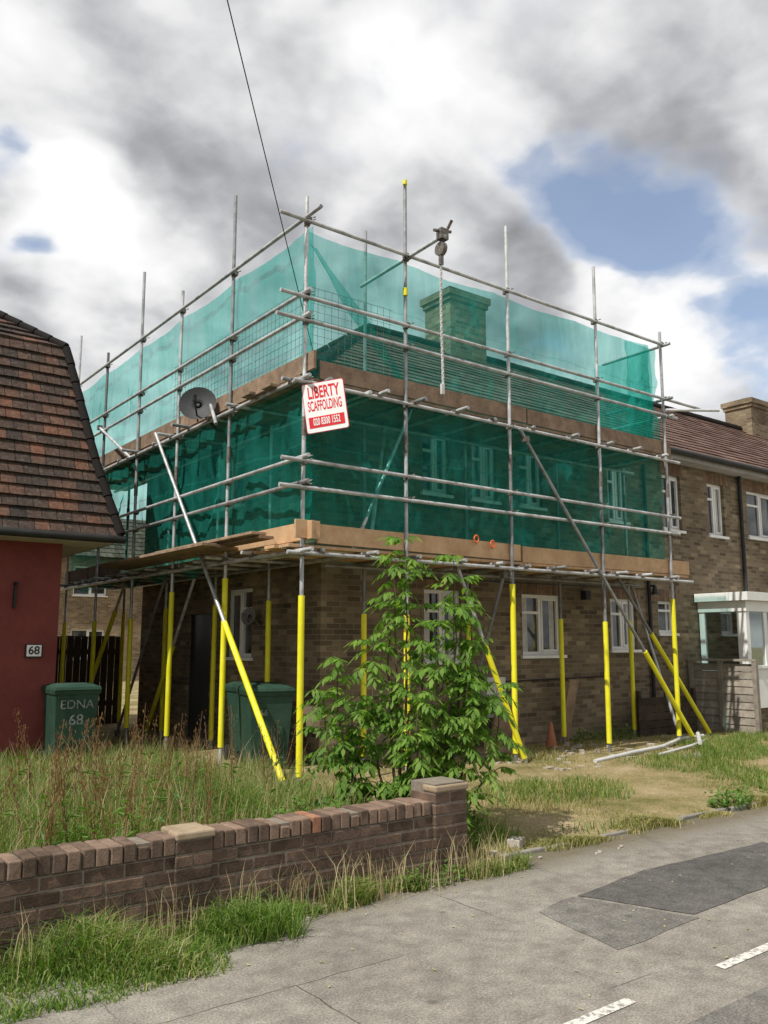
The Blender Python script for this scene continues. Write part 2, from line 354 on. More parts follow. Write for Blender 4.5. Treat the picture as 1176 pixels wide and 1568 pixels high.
b.box((LX-e+.03,FY-e+.06,ez-.17),(LX-e+.05,BY+e,ez-.01),0); b.box((LX-e+.06,FY-.001,ez-.175),(LX-.002,BY,ez-.155),0)
b.obj('fascia_and_soffit',[nmat('soffit_paint',(.3,.29,.27),(.42,.4,.38),4,.6)],house)
b=MB(); b.cyl((LX-e,FY-e-.03,ez-.04),(34,FY-e-.03,ez-.04),.06,n=12); b.cyl((LX-e-.03,FY-e,ez-.04),(LX-e-.03,BY,ez-.04),.06,n=12)
b.cyl((16.75,FY-.06,.1),(16.75,FY-.06,5.1),.04); b.cyl((13.45,FY-.06,.1),(13.45,FY-.06,5.1),.035)
b.cyl((8.95,FY-.05,.1),(8.95,FY-.05,2.9),.035)
b.obj('gutter_and_downpipes',[M_black],house)
def chimney(cx,cy,wx,wy,z0,z1,pots=2):
    b=MB(); b.box((cx-wx/2,cy-wy/2,z0),(cx+wx/2,cy+wy/2,z1-.24),0)
    b.box((cx-wx/2-.04,cy-wy/2-.04,z1-.24),(cx+wx/2+.04,cy+wy/2+.04,z1-.14),0)
    b.box((cx-wx/2-.08,cy-wy/2-.08,z1-.14),(cx+wx/2+.08,cy+wy/2+.08,z1),0)
    b.box((cx-wx/2+.06,cy-wy/2+.06,z1),(cx+wx/2-.06,cy+wy/2-.06,z1+.05),1)
    for i in range(pots):
        x=cx-wx/4+wx/2*i if pots>1 else cx; b.cyl((x,cy,z1+.05),(x,cy,z1+.13),.12,.11,12,2)
    b.obj('chimney',[M_chim,M_mort,M_capst],house)
chimney(11.65,ry,1.0,.8,6.6,8.82); chimney(23.3,ry,1.6,.8,6.6,8.5)
b=MB(); b.cyl((13.5,FY-.15,2.5),(13.5,FY-.15,2.65),.07,.03); b.cyl((13.5,FY,2.66),(13.5,FY-.16,2.66),.02); b.box((11.6,FY-.12,2.35),(11.72,FY-.004,2.5)); b.obj('wall_light',[M_black],house)
b=MB(); b.box((9.15,FY-.2,.5),(9.55,FY-.005,1.1)); b.obj('meter_box',[M_grey],house,.01)
b=MB()
for z in(1.02,): b.cyl((9.6,FY-.03,z),(12.3,FY-.03,z+.03),.012,n=6); b.cyl((LX+1.2,FY-.03,2.55),(13.4,FY-.03,2.6),.008,n=6)
b.obj('cables_on_wall',[M_black],house)
# neighbour porch
porch=empty('white_porch')
b=MB(); X0,X1,Y0,Y1=15.05,17.6,8.7,9.68
b.box((X0+.04,Y0+.04,-.05),(X1-.04,Y1,.42),1)
b.box((X0,Y0,.422),(X1,Y0+.06,1.14),0); b.box((X0,Y0+.062,.422),(X0+.06,Y1,1.14),0)
b.box((X0-.03,Y0-.03,1.142),(X1+.03,Y1,1.20),0)
for x in(X0,X0+.62,X0+1.24,X0+1.86,X1-.12): b.box((x,Y0,1.202),(x+.12,Y0+.07,2.2),0)
for y in(Y0+.075,Y1-.12): b.box((X0,y,1.202),(X0+.07,y+.11,2.2),0)
b.box((X0+.02,Y0+.02,1.204),(X1-.02,Y0+.03,2.2),2); b.box((X0+.02,Y0+.032,1.204),(X0+.03,Y1,2.2),2)
b.box((X0+.3,Y0+.3,1.2),(X1-.2,Y0+.32,2.2),3)
b.box((X0-.02,Y0-.02,2.202),(X1+.02,Y1,2.40),0); b.box((X0-.12,Y0-.12,2.402),(X1+.12,Y1,2.56),0)
glp,nt,out=newmat('porch_glass'); gb=N(nt,'ShaderNodeBsdfGlossy',None,{'Color':(.9,.95,.95),'Roughness':.03}); tb=N(nt,'ShaderNodeBsdfTransparent',None,{'Color':(.8,.86,.85)})
mx=N(nt,'ShaderNodeMixShader',None,{0:.22,1:tb.outputs[0],2:gb.outputs[0]}); nt.links.new(mx.outputs[0],out.inputs[0])
b.obj('porch_body',[M_white,M_brick,glp,M_curt],porch,.005)
b=MB(); b.cyl((16.9,Y0-.1,.0),(16.9,Y0-.1,2.4),.03,mi=0); b.obj('downpipe',[M_black],porch)
# ---------------------------------------------------------------- left red house
cot=empty('red_rendered_house')
b=MB(); cw=[(-2.2,-.6,1.0,2.2)]
wall(b,'y',12.2,-9,3.62,-.1,3.3,cw); wall(b,'x',3.62,12.2,19,-.1,3.3,[]); b.box((-8.8,12.5,-.1),(3.4,19,3.2)); b.obj('walls',[M_red],cot)
window(cot,'y',12.2,cw[0],3)
b=MB(); prof=[(11.72,3.08,4.26),(12.18,4.2,4.0),(12.95,6.05,3.72),(15.4,7.75,1.6)]; ns=[7,11,12]; yc=15.4
for (A,B,n) in zip(prof[:-1],prof[1:],ns):
    b.slope((-9.5,A[0],A[1]),(A[2],A[0],A[1]),(-9.5,B[0],B[1]),(B[2],B[0],B[1]),n,.035)
    b.slope((A[2],A[0],A[1]),(A[2],2*yc-A[0],A[1]),(B[2],B[0],B[1]),(B[2],2*yc-B[0],B[1]),n,.035)
    b.slope((A[2],2*yc-A[0],A[1]),(-9.5,2*yc-A[0],A[1]),(B[2],2*yc-B[0],B[1]),(-9.5,2*yc-B[0],B[1]),n,.035)
b.obj('roof',[M_tileL],cot)
b=MB()
for A,B in zip(prof[:-1],prof[1:]):
    A_=Vector((A[2],A[0],A[1]+.03));B_=Vector((B[2],B[0],B[1]+.03)); k=max(2,int((B_-A_).length/.3))
    for i in range(k): b.cyl(A_.lerp(B_,i/k),A_.lerp(B_,(i+.95)/k),.075,.065,8)
b.obj('hip_tiles',[tilemat('hip_tile',[(.02,.02,.02),(.04,.035,.03),(.06,.045,.04)],.3)],cot)
b=MB(); b.box((-9,11.78,2.98),(4.2,11.80,3.09)); b.box((-9,11.80,2.98),(4.2,12.198,3.0)); b.box((3.63,12.2,2.98),(4.2,19,3.0)); b.box((4.18,11.8,2.98),(4.2,19,3.09))
b.obj('soffit',[nmat('soffit_cream',(.4,.38,.33),(.5,.48,.42),4,.6)],cot)
b=MB(); b.cyl((-9,11.7,3.04),(4.32,11.7,3.04),.055,n=12)
b.obox((3.02,12.17,2.25),(.03,.05,.35)); b.obox((3.02,12.1,2.4),(.03,.15,.03)); b.obj('gutter',[M_black],cot)
def text(body,size,M,mat,name,parent,ext=.002,bold=0,sx=1):
    cu=bpy.data.curves.new(name,'FONT'); cu.body=body; cu.size=size; cu.align_x='CENTER'; cu.align_y='CENTER'; cu.extrude=ext; cu.offset=bold
    o=bpy.data.objects.new(name,cu); scene.collection.objects.link(o); cu.materials.append(mat)
    bpy.context.view_layer.update()
    me=bpy.data.meshes.new_from_object(o); bpy.data.objects.remove(o)
    me.transform(M@Matrix.Diagonal((sx,1,1,1))); o=bpy.data.objects.new(name,me); scene.collection.objects.link(o); o.parent=parent; return o
FR=Matrix.Rotation(math.radians(90),4,'X')
pl=empty('house_number_plate'); b=MB(); b.box((3.2,12.165,1.42),(3.42,12.197,1.60)); b.box((3.215,12.16,1.435),(3.405,12.166,1.585),1); b.obj('plate',[M_black,M_signw],pl)
text('68',.15,Matrix.Translation((3.31,12.158,1.51))@FR,M_black,'number',pl,.001,.003)
bg=empty('brick_house'); b=MB(); hw=[]
for i in range(7):
    for z in(1.0,3.6): hw.append((5+i*3.1,6.4+i*3.1,z,z+1.2))
wall(b,'y',36,2,28,-.1,5.2,hw); b.box((2.2,36.3,-.1),(27.8,42,5.1)); b.obj('walls',[brickmat('pale_brick',(.2,.14,.08),(.34,.25,.15),(.3,.27,.22))],bg)
for h in hw: window(bg,'y',36,h,2)
b=MB(); b.slope((1.7,35.6,5.2),(28.3,35.6,5.2),(1.7,39,7.4),(28.3,39,7.4),10); b.add([(1.7,42.4,5.2),(28.3,42.4,5.2),(28.3,39,7.4),(1.7,39,7.4)],[(0,1,2,3)],0,False,[[(0,0)]*4]); b.add([(2,36,5.1),(2,42,5.1),(2,39,7.3)],[(0,1,2)],0,False,[[(0,0)]*3]); b.obj('roof',[M_tileR],bg)
b=MB()
for i in range(19): b.box((3.75+i*.135,17.0,0),(3.75+i*.135+.125,17.02,1.75+R.uniform(-.01,.01)))
b.box((3.7,17.03,.4),(6.3,17.08,.5)); b.box((3.7,17.03,1.4),(6.3,17.08,1.5)); b.obj('rear_fence',[M_dfence])
b=MB(); 
for k in range(9): b.obox((14.62,8.95,.1+k*.135),(.02,1.2,.13),Matrix.Rotation(.12,3,'Y'))
for y in(8.33,9.0,9.6): b.box((14.56,y-.04,0),(14.64,y+.04,1.32))
b.box((14.55,8.3,1.29),(14.69,9.66,1.33)); b.obj('wooden_fence',[M_fence])
b=MB()
for k in range(5): b.obox((13.3,9.25,.1+k*.13),(1.7,.02,.12),Matrix.Rotation(.1,3,'X'))
for x in(12.5,13.3,14.1): b.box((x,9.26,0),(x+.07,9.33,.8))
b.obj('low_dark_fence',[M_dfence])
# ---------------------------------------------------------------- garden wall in real bricks
gwl=empty('garden_brick_wall')
b=MB(); core=MB(); WY=4.76; WT=.215
core.box((-3.0,WY+.006,-.01),(4.1,WY+WT-.006,.415))
def brickrun(x0,x1,y0,y1,z0,n,along='x',proud=0):
    for k in range(n):
        z=z0+k*.075; off=0 if k%2==0 else -.1125; x=x0+off
        while x<x1:
            a=max(x,x0);c_=min(x+.215,x1)
            if c_-a>.03:
                j=R.uniform(-.004,.004); b.box((a,y0+j,z+.005+R.uniform(-.001,.001)),(c_,y1+j,z+.069))
            x+=.2255
brickrun(-3.0,4.1,WY,WY+WT,-.035,6)
def pier(x0,x1,top,prd):
    core.box((x0+.005,WY-prd+.006,-.01),(x1-.005,WY+WT+.03,top-.005))
    n=int((top+.035)/.075)
    for k in range(n):
        z=-.035+k*.075; w=(x1-x0)
        cuts=[0,w] if k%2==0 else [0,w*.47,w]
        for a,c_ in zip(cuts[:-1],cuts[1:]):
            j=R.uniform(-.003,.003); b.box((x0+a+(.004 if a else 0),WY-prd+j,z+.005),(x0+c_-(.004 if c_<w else 0),WY+WT+.036,z+.069))
    z=-.035+n*.075
    cb.box((x0-.005,WY-prd-.012,z+.004),(x1+.01,WY+WT*.5,z+.05)); cb.box((x0+.01,WY+WT*.5+.008,z+.006),(x1+.005,WY+WT+.03,z+.046))
cb=MB(); pier(2.13,2.36,.50,.012); pier(4.04,4.34,.63,.03)
o=b.obj('bricks',[M_lbrick],gwl,.006); core.obj('mortar_core',[M_mort],gwl); cb.obj('pier_caps',[M_capst],gwl,.012)
b=MB(); x=-3.0; core2=MB(); core2.box((-3,WY+.012,.414),(4.04,WY+WT-.012,.505))
while x<4.0:
    if not(2.07<x<2.36):
        j=R.uniform(-.006,.006); top=.520+R.uniform(-.007,.004)
        if R.random()<.09: top-=.03
        b.obox((x+.034,WY+WT/2+j,(.420+top)/2),(.066,WT+.012,top-.420),Matrix.Rotation(R.uniform(-.03,.03),3,'Z'),1 if R.random()<.06 else 0)
    x+=.0755
b.obj('coping_bricks',[M_capb,nmat('broken_brick',(.22,.10,.06),(.36,.19,.12),12,.9)],gwl,.007); core2.obj('coping_mortar',[M_mort],gwl)
# ---------------------------------------------------------------- scaffolding
sc=empty('scaffolding'); T=MB(); C=MB(); Y=MB(); BN=MB(); BO=MB()
r=.0245; SY=8.3; SX=5.13; IY=9.38; IX=6.02
def coup(p,ax_='z'):
    p=Vector(p); C.cyl(p+Vector((0,0,-.035)),p+Vector((0,0,.035)),.036,n=8)
    C.obox(p+Vector((R.uniform(-.02,.02),-.05,0)),(.06,.05,.06),Matrix.Rotation(R.uniform(-.3,.3),3,'Y'))
    C.cyl(p+Vector((.03,-.09,.02)),p+Vector((.055,-.11,.03)),.008,n=6)
def sleeve(p,q): Y.cyl(p,q,.038,n=12)
def ptz(x,y,z,lean=(0,0)): return (x+lean[0]*z,y+lean[1]*z,z)
def standard(x,y,top,y0=.14,y1=2.1,slv=True,lean=None):
    l=lean or (R.uniform(-.005,.005),R.uniform(-.005,.005))
    T.cyl(ptz(x,y,0.0,l),ptz(x,y,min(top,4.1),l),r,n=12)
    if top>4.1:
        T.cyl(ptz(x,y,4.11,l),ptz(x,y,top,l),r,n=12); C.cyl(ptz(x,y,4.0,l),ptz(x,y,4.22,l),.031,n=10)
    C.obox((x,y,.01),(.15,.15,.012))
    if slv: sleeve(ptz(x,y,y0,l),ptz(x,y,y1,l))
fx=[5.13,6.65,8.50,10.45,12.19]
for x,t,s in zip(fx,[6.98,7.7,7.63,7.56,6.85],[2.14,1.95,2.41,1.93,2.32]): standard(x,SY,t,.16,s)
ly=[10.2,11.9,13.46,15.2,16.9]
for y,t,s in zip(ly,[7.83,7.0,7.87,6.92,7.77],[2.45,2.35,2.0,2.0,2.0]): standard(SX,y,t,.3,s)
for x,t in((6.78,7.5),(8.68,4.75),(10.7,4.75),(12.5,4.75)): standard(x,IY,t,.15,2.0)
for y,t in((10.6,4.75),(12.3,4.75),(14.2,4.75),(16.2,4.75)): standard(IX,y,t,.15,2.2)
def frail(z,x0,x1,y=SY-.055,cp=True):
    T.cyl((x0,y,z+R.uniform(-.015,.015)),(x1,y,z+R.uniform(-.015,.015)),r,n=12)
    if cp:
        for x in fx:
            if x0<x<x1: coup((x,SY,z))
def lrail(z,y0,y1,x=SX-.055):
    T.cyl((x,y0,z+R.uniform(-.015,.015)),(x,y1,z+R.uniform(-.015,.015)),r,n=12)
    for y in [SY]+ly:
        if y0<y<y1: coup((SX,y,z))
frail(6.63,4.72,12.2); frail(5.68,4.75,13.2); frail(5.38,4.7,12.5); frail(4.62,4.95,12.5); frail(3.68,4.8,12.45); frail(3.39,4.78,12.4); frail(2.62,4.9,12.7)
frail(4.62,6.1,12.7,IY-.055,False); frail(2.62,6.1,12.7,IY-.055,False)
lrail(6.66,7.9,17.1); lrail(5.72,8.1,17.1); lrail(5.42,8.1,17.1); lrail(4.66,8.1,17.2); lrail(3.72,8.1,17.2); lrail(3.43,8.1,17.2); lrail(2.66,8.0,17.2)
T.cyl((IX,8.2,4.66),(IX,17,4.66),r); T.cyl((IX,8.2,2.66),(IX,17,2.66),r)
for z in(5.66,5.36,6.6): T.cyl((12.19,8.1,z),(12.19,9.5,z),r)
T.cyl((12.1,8.18,5.45),(12.9,7.7,5.47),r)
for z in(4.665,2.665):
    x=5.35
    while x<12.6:
        T.cyl((x,SY-R.uniform(.08,.32),z),(x,9.62,z),r,n=10); C.obox((x,SY-.055,z-.01),(.07,.07,.06)); x+=R.uniform(.55,.85)
    y=8.5
    while y<17:
        T.cyl((SX-R.uniform(.08,.35),y,z+.04),(6.24,y,z+.04),r,n=10); C.obox((SX-.055,y,z+.02),(.07,.07,.06)); y+=R.uniform(.55,.9)
for z,mb in((4.71,BO),(2.71,BN)):
    for k in range(5):
        y=SY+.04+k*.232; x=5.0+R.uniform(-.1,.1)
        for L in(3.9,3.9):
            x2=min(x+L,12.75 if z<3 else 12.45); mb.box((x,y,z-.018),(x2-.01,y+.225,z+.02)); x=x2
        x=SX+.04+k*.232; y=9.48 if k>0 else 9.48
        while y<17.1:
            y2=min(y+3.9,17.2); (BO if z<3 else mb).box((x-.0,y,z+.022),(x+.225,y2-.01,z+.06)); y=y2
def toe(mb,x0,x1,z0,tilt=0):
    c=Vector(((x0+x1)/2,SY+.046,z0+.112)); mb.obox(c,(x1-x0,.038,.225),Matrix.Rotation(tilt,3,'Y'))
toe(BN,5.35,8.72,2.75,.004); toe(BN,8.76,12.75,2.735,-.003); BN.box((5.0,SY-.06,2.79),(5.33,SY-.027,3.0))
toe(BO,5.36,8.9,4.745,-.004); toe(BO,8.93,12.4,4.74,.003)
for y0,y1 in((8.15,11.9),(11.93,15.5),(15.52,17.2)):
    BO.box((SX+.027,y0,4.78),(SX+.065,y1,5.005))
BN.box((SX+.027,8.15,2.78),(SX+.065,11.0,2.99)); BO.box((SX+.027,14.2,2.78),(SX+.065,17.1,2.99))
for k in range(3): BO.box((4.55+k*.21,9.7+k*.1,2.80),(4.75+k*.21,13.4+k*.2,2.838))
for k in range(2): BO.box((4.9-.1*k,8.9,2.84+k*.04),(5.1-.1*k,11.8,2.875+k*.04))
T.cyl((SX-.11,12.5,4.84),(SX-.11,8.42,.05),r,n=12)
a=Vector((SX-.11,12.5,4.84));c_=Vector((SX-.11,8.42,.05)); sleeve(a.lerp(c_,.62),a.lerp(c_,.99))
def brace(p,q,s0=None,s1=.97):
    p=Vector(p);q=Vector(q); T.cyl(p,q,r,n=12)
    if s0 is not None: sleeve(p.lerp(q,s0),p.lerp(q,s1))
    C.obox(p.lerp(q,.03),(.08,.08,.08))
brace((8.62,SY-.1,4.6),(12.5,SY-.1,.02),.68)
brace((10.9,8.45,2.75),(13.6,8.62,.02),.36)
brace((7.6,8.45,2.7),(8.62,8.22,.02),.42)
brace((8.5,8.42,2.62),(8.15,9.1,.02))
brace((7.15,IY,4.7),(6.2,8.45,2.8)); brace((6.95,8.5,4.75),(5.9,8.4,2.7))
brace((SX+.1,14.0,2.7),(SX+.1,16.3,.02),.2); brace((5.5,14.9,.02),(5.5,13.0,2.7)); brace((IX,14.9,0),(IX-.4,12.2,2.6),0.0,.6)
brace((12.4,8.4,.02),(12.55,9.35,2.6)); brace((SX,10.9,5.1),(SX-.2,10.2,4.5)); brace((SX-.1,15.2,5.5),(SX-.15,13.4,4.6))
T.cyl((6.69,9.35,6.6),(6.69,7.55,6.66),r,n=12); coup((6.67,8.3,6.62)); 
C.obox((6.69,7.6,6.68),(.12,.1,.14)); C.cyl((6.66,7.63,6.5),(6.72,7.63,6.5),.09,n=16); C.obox((6.69,7.63,6.4),(.05,.04,.22)); C.cyl((6.69,7.5,6.72),(6.69,7.42,6.8),.02); C.cyl((6.55,7.6,6.7),(6.83,7.6,6.76),.02)
chain=MB(); z=6.35; i=0
while z>4.75:
    chain.obox((6.69+.01*math.sin(z*3),7.63,z),(.03 if i%2 else .014,.014 if i%2 else .03,.042)); z-=.036; i+=1
chain.obox((6.69,7.63,4.68),(.045,.03,.13))
Y.cyl((6.65,SY,6.1),(6.65,SY,6.2),.034); Y.cyl((6.65,SY,7.66),(6.65,SY,7.72),.03)
T.obj('tubes',[M_gal],sc); C.obj('couplers',[M_coup],sc); Y.obj('yellow_sleeves',[M_yel],sc)
BN.obj('new_boards',[M_board],sc,.004); BO.obj('old_boards',[M_boardo],sc,.004); chain.obj('hoist_chain',[M_grey],sc)
b=MB()
def guard(ax,c,u0,z0=4.98,w=1.25,h=.9):
    n=int(w/.1)
    for i in range(n+1):
        u=u0+i*.1
        P_=(lambda z:(u,c,z)) if ax=='y' else (lambda z:(c,u,z)); b.cyl(P_(z0),P_(z0+h),.0022,n=4,cap=False)
    for k in range(int(h/.1)+1):
        z=z0+k*.1
        if ax=='y': b.cyl((u0,c,z),(u0+w,c,z),.0022,n=4,cap=False)
        else: b.cyl((c,u0,z),(c,u0+w,z),.0022,n=4,cap=False)
for u0 in(8.45,9.75,11.05): guard('x',SX+.075,u0)
for u0 in(5.25,): guard('y',SY+.075,u0)
b.obj('wire_brick_guards',[M_coup],sc)
b=MB()
for i,(x,z) in enumerate(((7.82,2.98),(8.12,2.93))):
    for k in range(8):
        t=k/8*6.28; t2=(k+1)/8*6.28; b.cyl((x+.04*math.cos(t),SY-.03,z+.05*math.sin(t)),(x+.04*math.cos(t2),SY-.03,z+.05*math.sin(t2)),.012,n=6)
b.obj('orange_clips',[M_org],sc)
# ---------------------------------------------------------------- netting
dn=empty('debris_netting')
def net(name,mat,ax,c,u0,u1,z0,z1,amp=.03,nu=170,nz=44,sag=.0,botj=.05,seed=0,zf=None,poles=None):
    vs=[]
    for j in range(nz+1):
        for i in range(nu+1):
            s=i/nu;t=j/nz; u=u0+(u1-u0)*s
            zb=z0+botj*noise.noise(Vector((u*1.7,seed,3)))+(zf(u) if zf else 0)
            zt=z1-sag*abs(math.sin(u*1.75+seed))
            z=zb+(zt-zb)*t
            w=math.sin(math.pi*min(1,t*1.0)) 
            d=amp*(noise.noise(Vector((u*1.3,z*1.1,seed)))*1.6+noise.noise(Vector((u*5+z*2.0,z*1.0,seed+5)))*.7+noise.noise(Vector((u*9-z*5,z*3.0,seed+9)))*.35)*(.35+w)
            vs.append((u,c+d,z) if ax=='y' else (c+d,u,z))
    b=MB(); n=nu+1
    b.add(vs,[(j*n+i,j*n+i+1,(j+1)*n+i+1,(j+1)*n+i) for j in range(nz) for i in range(nu)],0,True); b.obj(name,[mat],dn)
NI=.12
net('upper_front_panel',M_netu,'y',SY+NI,5.15,12.05,4.72,6.63,.05,seed=1,sag=.05)
net('upper_side_panel',M_netu,'x',SX+NI,8.33,16.95,4.95,6.66,.05,seed=4,sag=.05)
net('lower_front_panel',M_netl,'y',SY+NI,5.15,12.22,2.80,4.70,.05,seed=8)
net('lower_side_panel',M_netl,'x',SX+NI,8.33,17.1,2.72,4.72,.06,seed=11,botj=.25,zf=lambda u:-.12 if u>11.2 else .1)
net('loose_overlap',M_netu,'y',SY+.06,11.35,12.15,5.0,6.55,.10,30,30,seed=21,botj=.4)
net('end_panel',M_netu,'x',12.05,8.4,9.6,4.75,6.55,.05,30,30,seed=24)
b=MB(); vs=[]
for j in range(25):
    t=j/24
    for i in range(9):
        s=i/8; vs.append((5.3+1.5*t+s*(.10+.22*math.sin(math.pi*t)),SY+.2+.05*noise.noise(Vector((s*3,t*4,2))),6.5-1.55*t-.14*math.sin(math.pi*t)-.05*s))
b.add(vs,[(j*9+i,j*9+i+1,(j+1)*9+i+1,(j+1)*9+i) for j in range(24) for i in range(8)],0,True); b.obj('loose_fold',[M_netu],dn)
# ---------------------------------------------------------------- sign on corner standard
sg=empty('scaffolding_company_sign')
camr=Vector((.7963,-.6049,0)); ang=math.radians(-8)
d=Matrix.Rotation(ang,3,'Z')@camr; nrm=Vector((d.y,-d.x,0))
if nrm.dot(Vector((-.6,-.8,0)))<0: nrm=-nrm
up=Vector((0,0,1)); rot=Matrix((d,up,nrm)).transposed().to_4x4()
c0=Vector((SX-.03,SY-.07,4.32))+d*.235
MS=Matrix.Translation(c0)@rot@Matrix.Rotation(math.radians(8),4,'Z')
def spoly(w,h,rad,z,mat,name):
    b=MB(); pts=[]
    for cx,cy,a0 in((w/2-rad,h/2-rad,0),(-w/2+rad,h/2-rad,90),(-w/2+rad,-h/2+rad,180),(w/2-rad,-h/2+rad,270)):
        for k in range(5): t=math.radians(a0+k*22.5); pts.append((cx+rad*math.cos(t),cy+rad*math.sin(t)))
    n=len(pts); vs=[MS@Vector((x,y,z)) for x,y in pts]+[MS@Vector((x,y,z-.004)) for x,y in pts]
    b.add(vs,[tuple(range(n)),tuple(range(2*n-1,n-1,-1))]+[(i,n+i,n+(i+1)%n,(i+1)%n) for i in range(n)]); b.obj(name,[mat],sg)
spoly(.50,.60,.03,0,M_signr,'border'); spoly(.485,.585,.025,.004,M_signw,'panel')
text('LIBERTY',.20,MS@Matrix.Translation((0,.175,.005)),M_signr,'lettering_top',sg,.001,.005,.52)
text('SCAFFOLDING',.17,MS@Matrix.Translation((0,.015,.005)),M_signr,'lettering_middle',sg,.001,.003,.36)
b=MB(); b.add([MS@Vector(p_) for p_ in((-.21,-.24,.007),(.21,-.24,.007),(.21,-.11,.007),(-.21,-.11,.007))],[(0,1,2,3)]); b.obj('phone_strip',[M_signr],sg)
text('020 8300 1552',.12,MS@Matrix.Translation((0,-.175,.010)),M_signw,'lettering_bottom',sg,.001,.002,.44)
# ---------------------------------------------------------------- satellite dishes
def dish(p,nrm,rad,mat,name='satellite_dish'):
    e=empty(name); b=MB(); nrm=Vector(nrm).normalized(); a=nrm.orthogonal().normalized(); c=nrm.cross(a); p=Vector(p)
    vs=[p-nrm*.0]; fs=[]; K=24
    for ri_ in range(1,6):
        q=ri_/5
        for k in range(K): t=k/K*2*math.pi; vs.append(p+(a*math.cos(t)+c*math.sin(t))*rad*q+nrm*(.22*rad*q*q))
    for k in range(K): fs.append((0,1+k,1+(k+1)%K))
    for ri_ in range(4):
        for k in range(K): fs.append((1+ri_*K+k,1+ri_*K+(k+1)%K,1+(ri_+1)*K+(k+1)%K,1+(ri_+1)*K+k))
    b.add(vs,fs,0,True); b.cyl(p-nrm*.12,p,.04); b.cyl(p+Vector((0,0,-rad*.9)),p+nrm*rad*1.1+Vector((0,0,-rad*.25)),.012); b.obox(p+nrm*rad*1.1+Vector((0,0,-rad*.2)),(.05,.05,.09))
    b.cyl(p-nrm*.1,p-nrm*.1+Vector((.25,0,-.25)),.02)
    o=b.obj('dish',[mat],e); return e
dish((4.92,10.75,4.88),(-.55,-.75,.25),.26,M_dish); dish((6.12,11.35,2.0),(-.9,-.4,.2),.13,nmat('mid_grey_dish',(.14,.14,.14),(.2,.2,.2),4,.6))
# ---------------------------------------------------------------- wheelie bins
def bin_(x,y,rz_,nums=()):
    e=empty('wheelie_bin'); Rz=Matrix.Rotation(rz_,3,'Z'); b=MB(); W=Matrix.Translation((x,y,.02))@Rz.to_4x4()
    def P(v): return W@Vector(v)
    def prism(z0,z1,w0,w1,d0,d1,mi=0,yo0=0,yo1=0):
        vs=[P((sx*w0/2,sy*d0/2+yo0,z0)) for sx,sy in((-1,-1),(1,-1),(1,1),(-1,1))]+[P((sx*w1/2,sy*d1/2+yo1,z1)) for sx,sy in((-1,-1),(1,-1),(1,1),(-1,1))]
        b.add(vs,[(0,3,2,1),(4,5,6,7),(0,1,5,4),(1,2,6,5),(2,3,7,6),(3,0,4,7)],mi)
    prism(.06,.95,.46,.56,.5,.66); prism(.93,.985,.585,.60,.69,.71); prism(.986,1.03,.60,.58,.74,.72); prism(1.03,1.06,.56,.42,.66,.5)
    prism(.3,.55,.30,.32,.02,.02,0,-.285,-.305)
    b.cyl(P((-.25,.40,.97)),P((.25,.40,.97)),.018); 
    for sx in(-1,1): b.cyl(P((sx*.24,.3,.1)),P((sx*.29,.3,.1)),.1,n=16,mi=1); b.cyl(P((sx*.2,.3,.95)),P((sx*.2,.4,.97)),.015)
    b.obj('bin_body',[M_bin,M_black],e,.012)
    for (tx,sz,zz,xo) in nums:
        yo=-.25-.08*((zz-.06)/.89)-.012
        text(tx,sz,W@Matrix.Translation((xo,yo,zz))@Matrix.Rotation(math.radians(90+5),4,'X'),M_fadew,'painted_number',e,.002,.001)
    return e
bin_(3.72,11.8,-.05,(('EDNA',.16,.80,0),('68',.19,.60,0))); bin_(5.62,9.95,-.25,(('66',.11,.72,-.1),)); bin_(5.9,10.75,-.1)
# ---------------------------------------------------------------- overhead cable and pole
up_=empty('telegraph_pole'); b=MB(); A=Vector((6.05,9.45,5.25)); Bp=Vector((2.8,5.8,6.8)); far=A+(Bp-A)*3.1
b.cyl((far.x,far.y,-.1),(far.x,far.y,far.z+.4),.15,.10,12); b.obj('pole',[M_bark],up_)
b=MB(); pts=[A.lerp(far,i/30)-Vector((0,0,.02*math.sin(math.pi*i/30))) for i in range(31)]; b.tubeline(pts,.006); b.obj('cable',[M_black],up_)
# ---------------------------------------------------------------- vegetation
def blades(name,P,H,Wd,lean,mat,curve=.5):
    n=len(P); th=rng.uniform(0,2*np.pi,n); side=np.stack([np.cos(th),np.sin(th),0*th],1)
    ph=rng.uniform(0,2*np.pi,n); ld=np.stack([np.cos(ph),np.sin(ph),0*ph],1)*(lean*H*rng.uniform(.2,1,n))[:,None]
    z=np.array([0,0,1.0]); w=side*(Wd/2)[:,None]
    v=np.empty((n,5,3)); v[:,0]=P-w; v[:,1]=P+w
    mid=P+z*(H*.58)[:,None]+ld*.35; v[:,2]=mid+w*.75; v[:,3]=mid-w*.75; v[:,4]=P+z*(H*(1-.25*lean))[:,None]+ld
    me=bpy.data.meshes.new(name); me.vertices.add(n*5); me.vertices.foreach_set('co',v.reshape(-1))
    base=(np.arange(n)*5)[:,None]; idx=np.concatenate([base+np.array([0,1,2,3]),base+np.array([3,2,4])],1).reshape(-1)
    me.loops.add(n*7); me.loops.foreach_set('vertex_index',idx.astype(np.int32)); me.polygons.add(n*2)
    ls=np.stack([np.arange(n)*7,np.arange(n)*7+4],1).reshape(-1); me.polygons.foreach_set('loop_start',ls.astype(np.int32))
    try: me.polygons.foreach_set('loop_total',np.tile([4,3],n).astype(np.int32))
    except Exception: pass
    me.materials.append(mat); me.update(calc_edges=True); me.validate(); o=bpy.data.objects.new(name,me); scene.collection.objects.link(o); return o
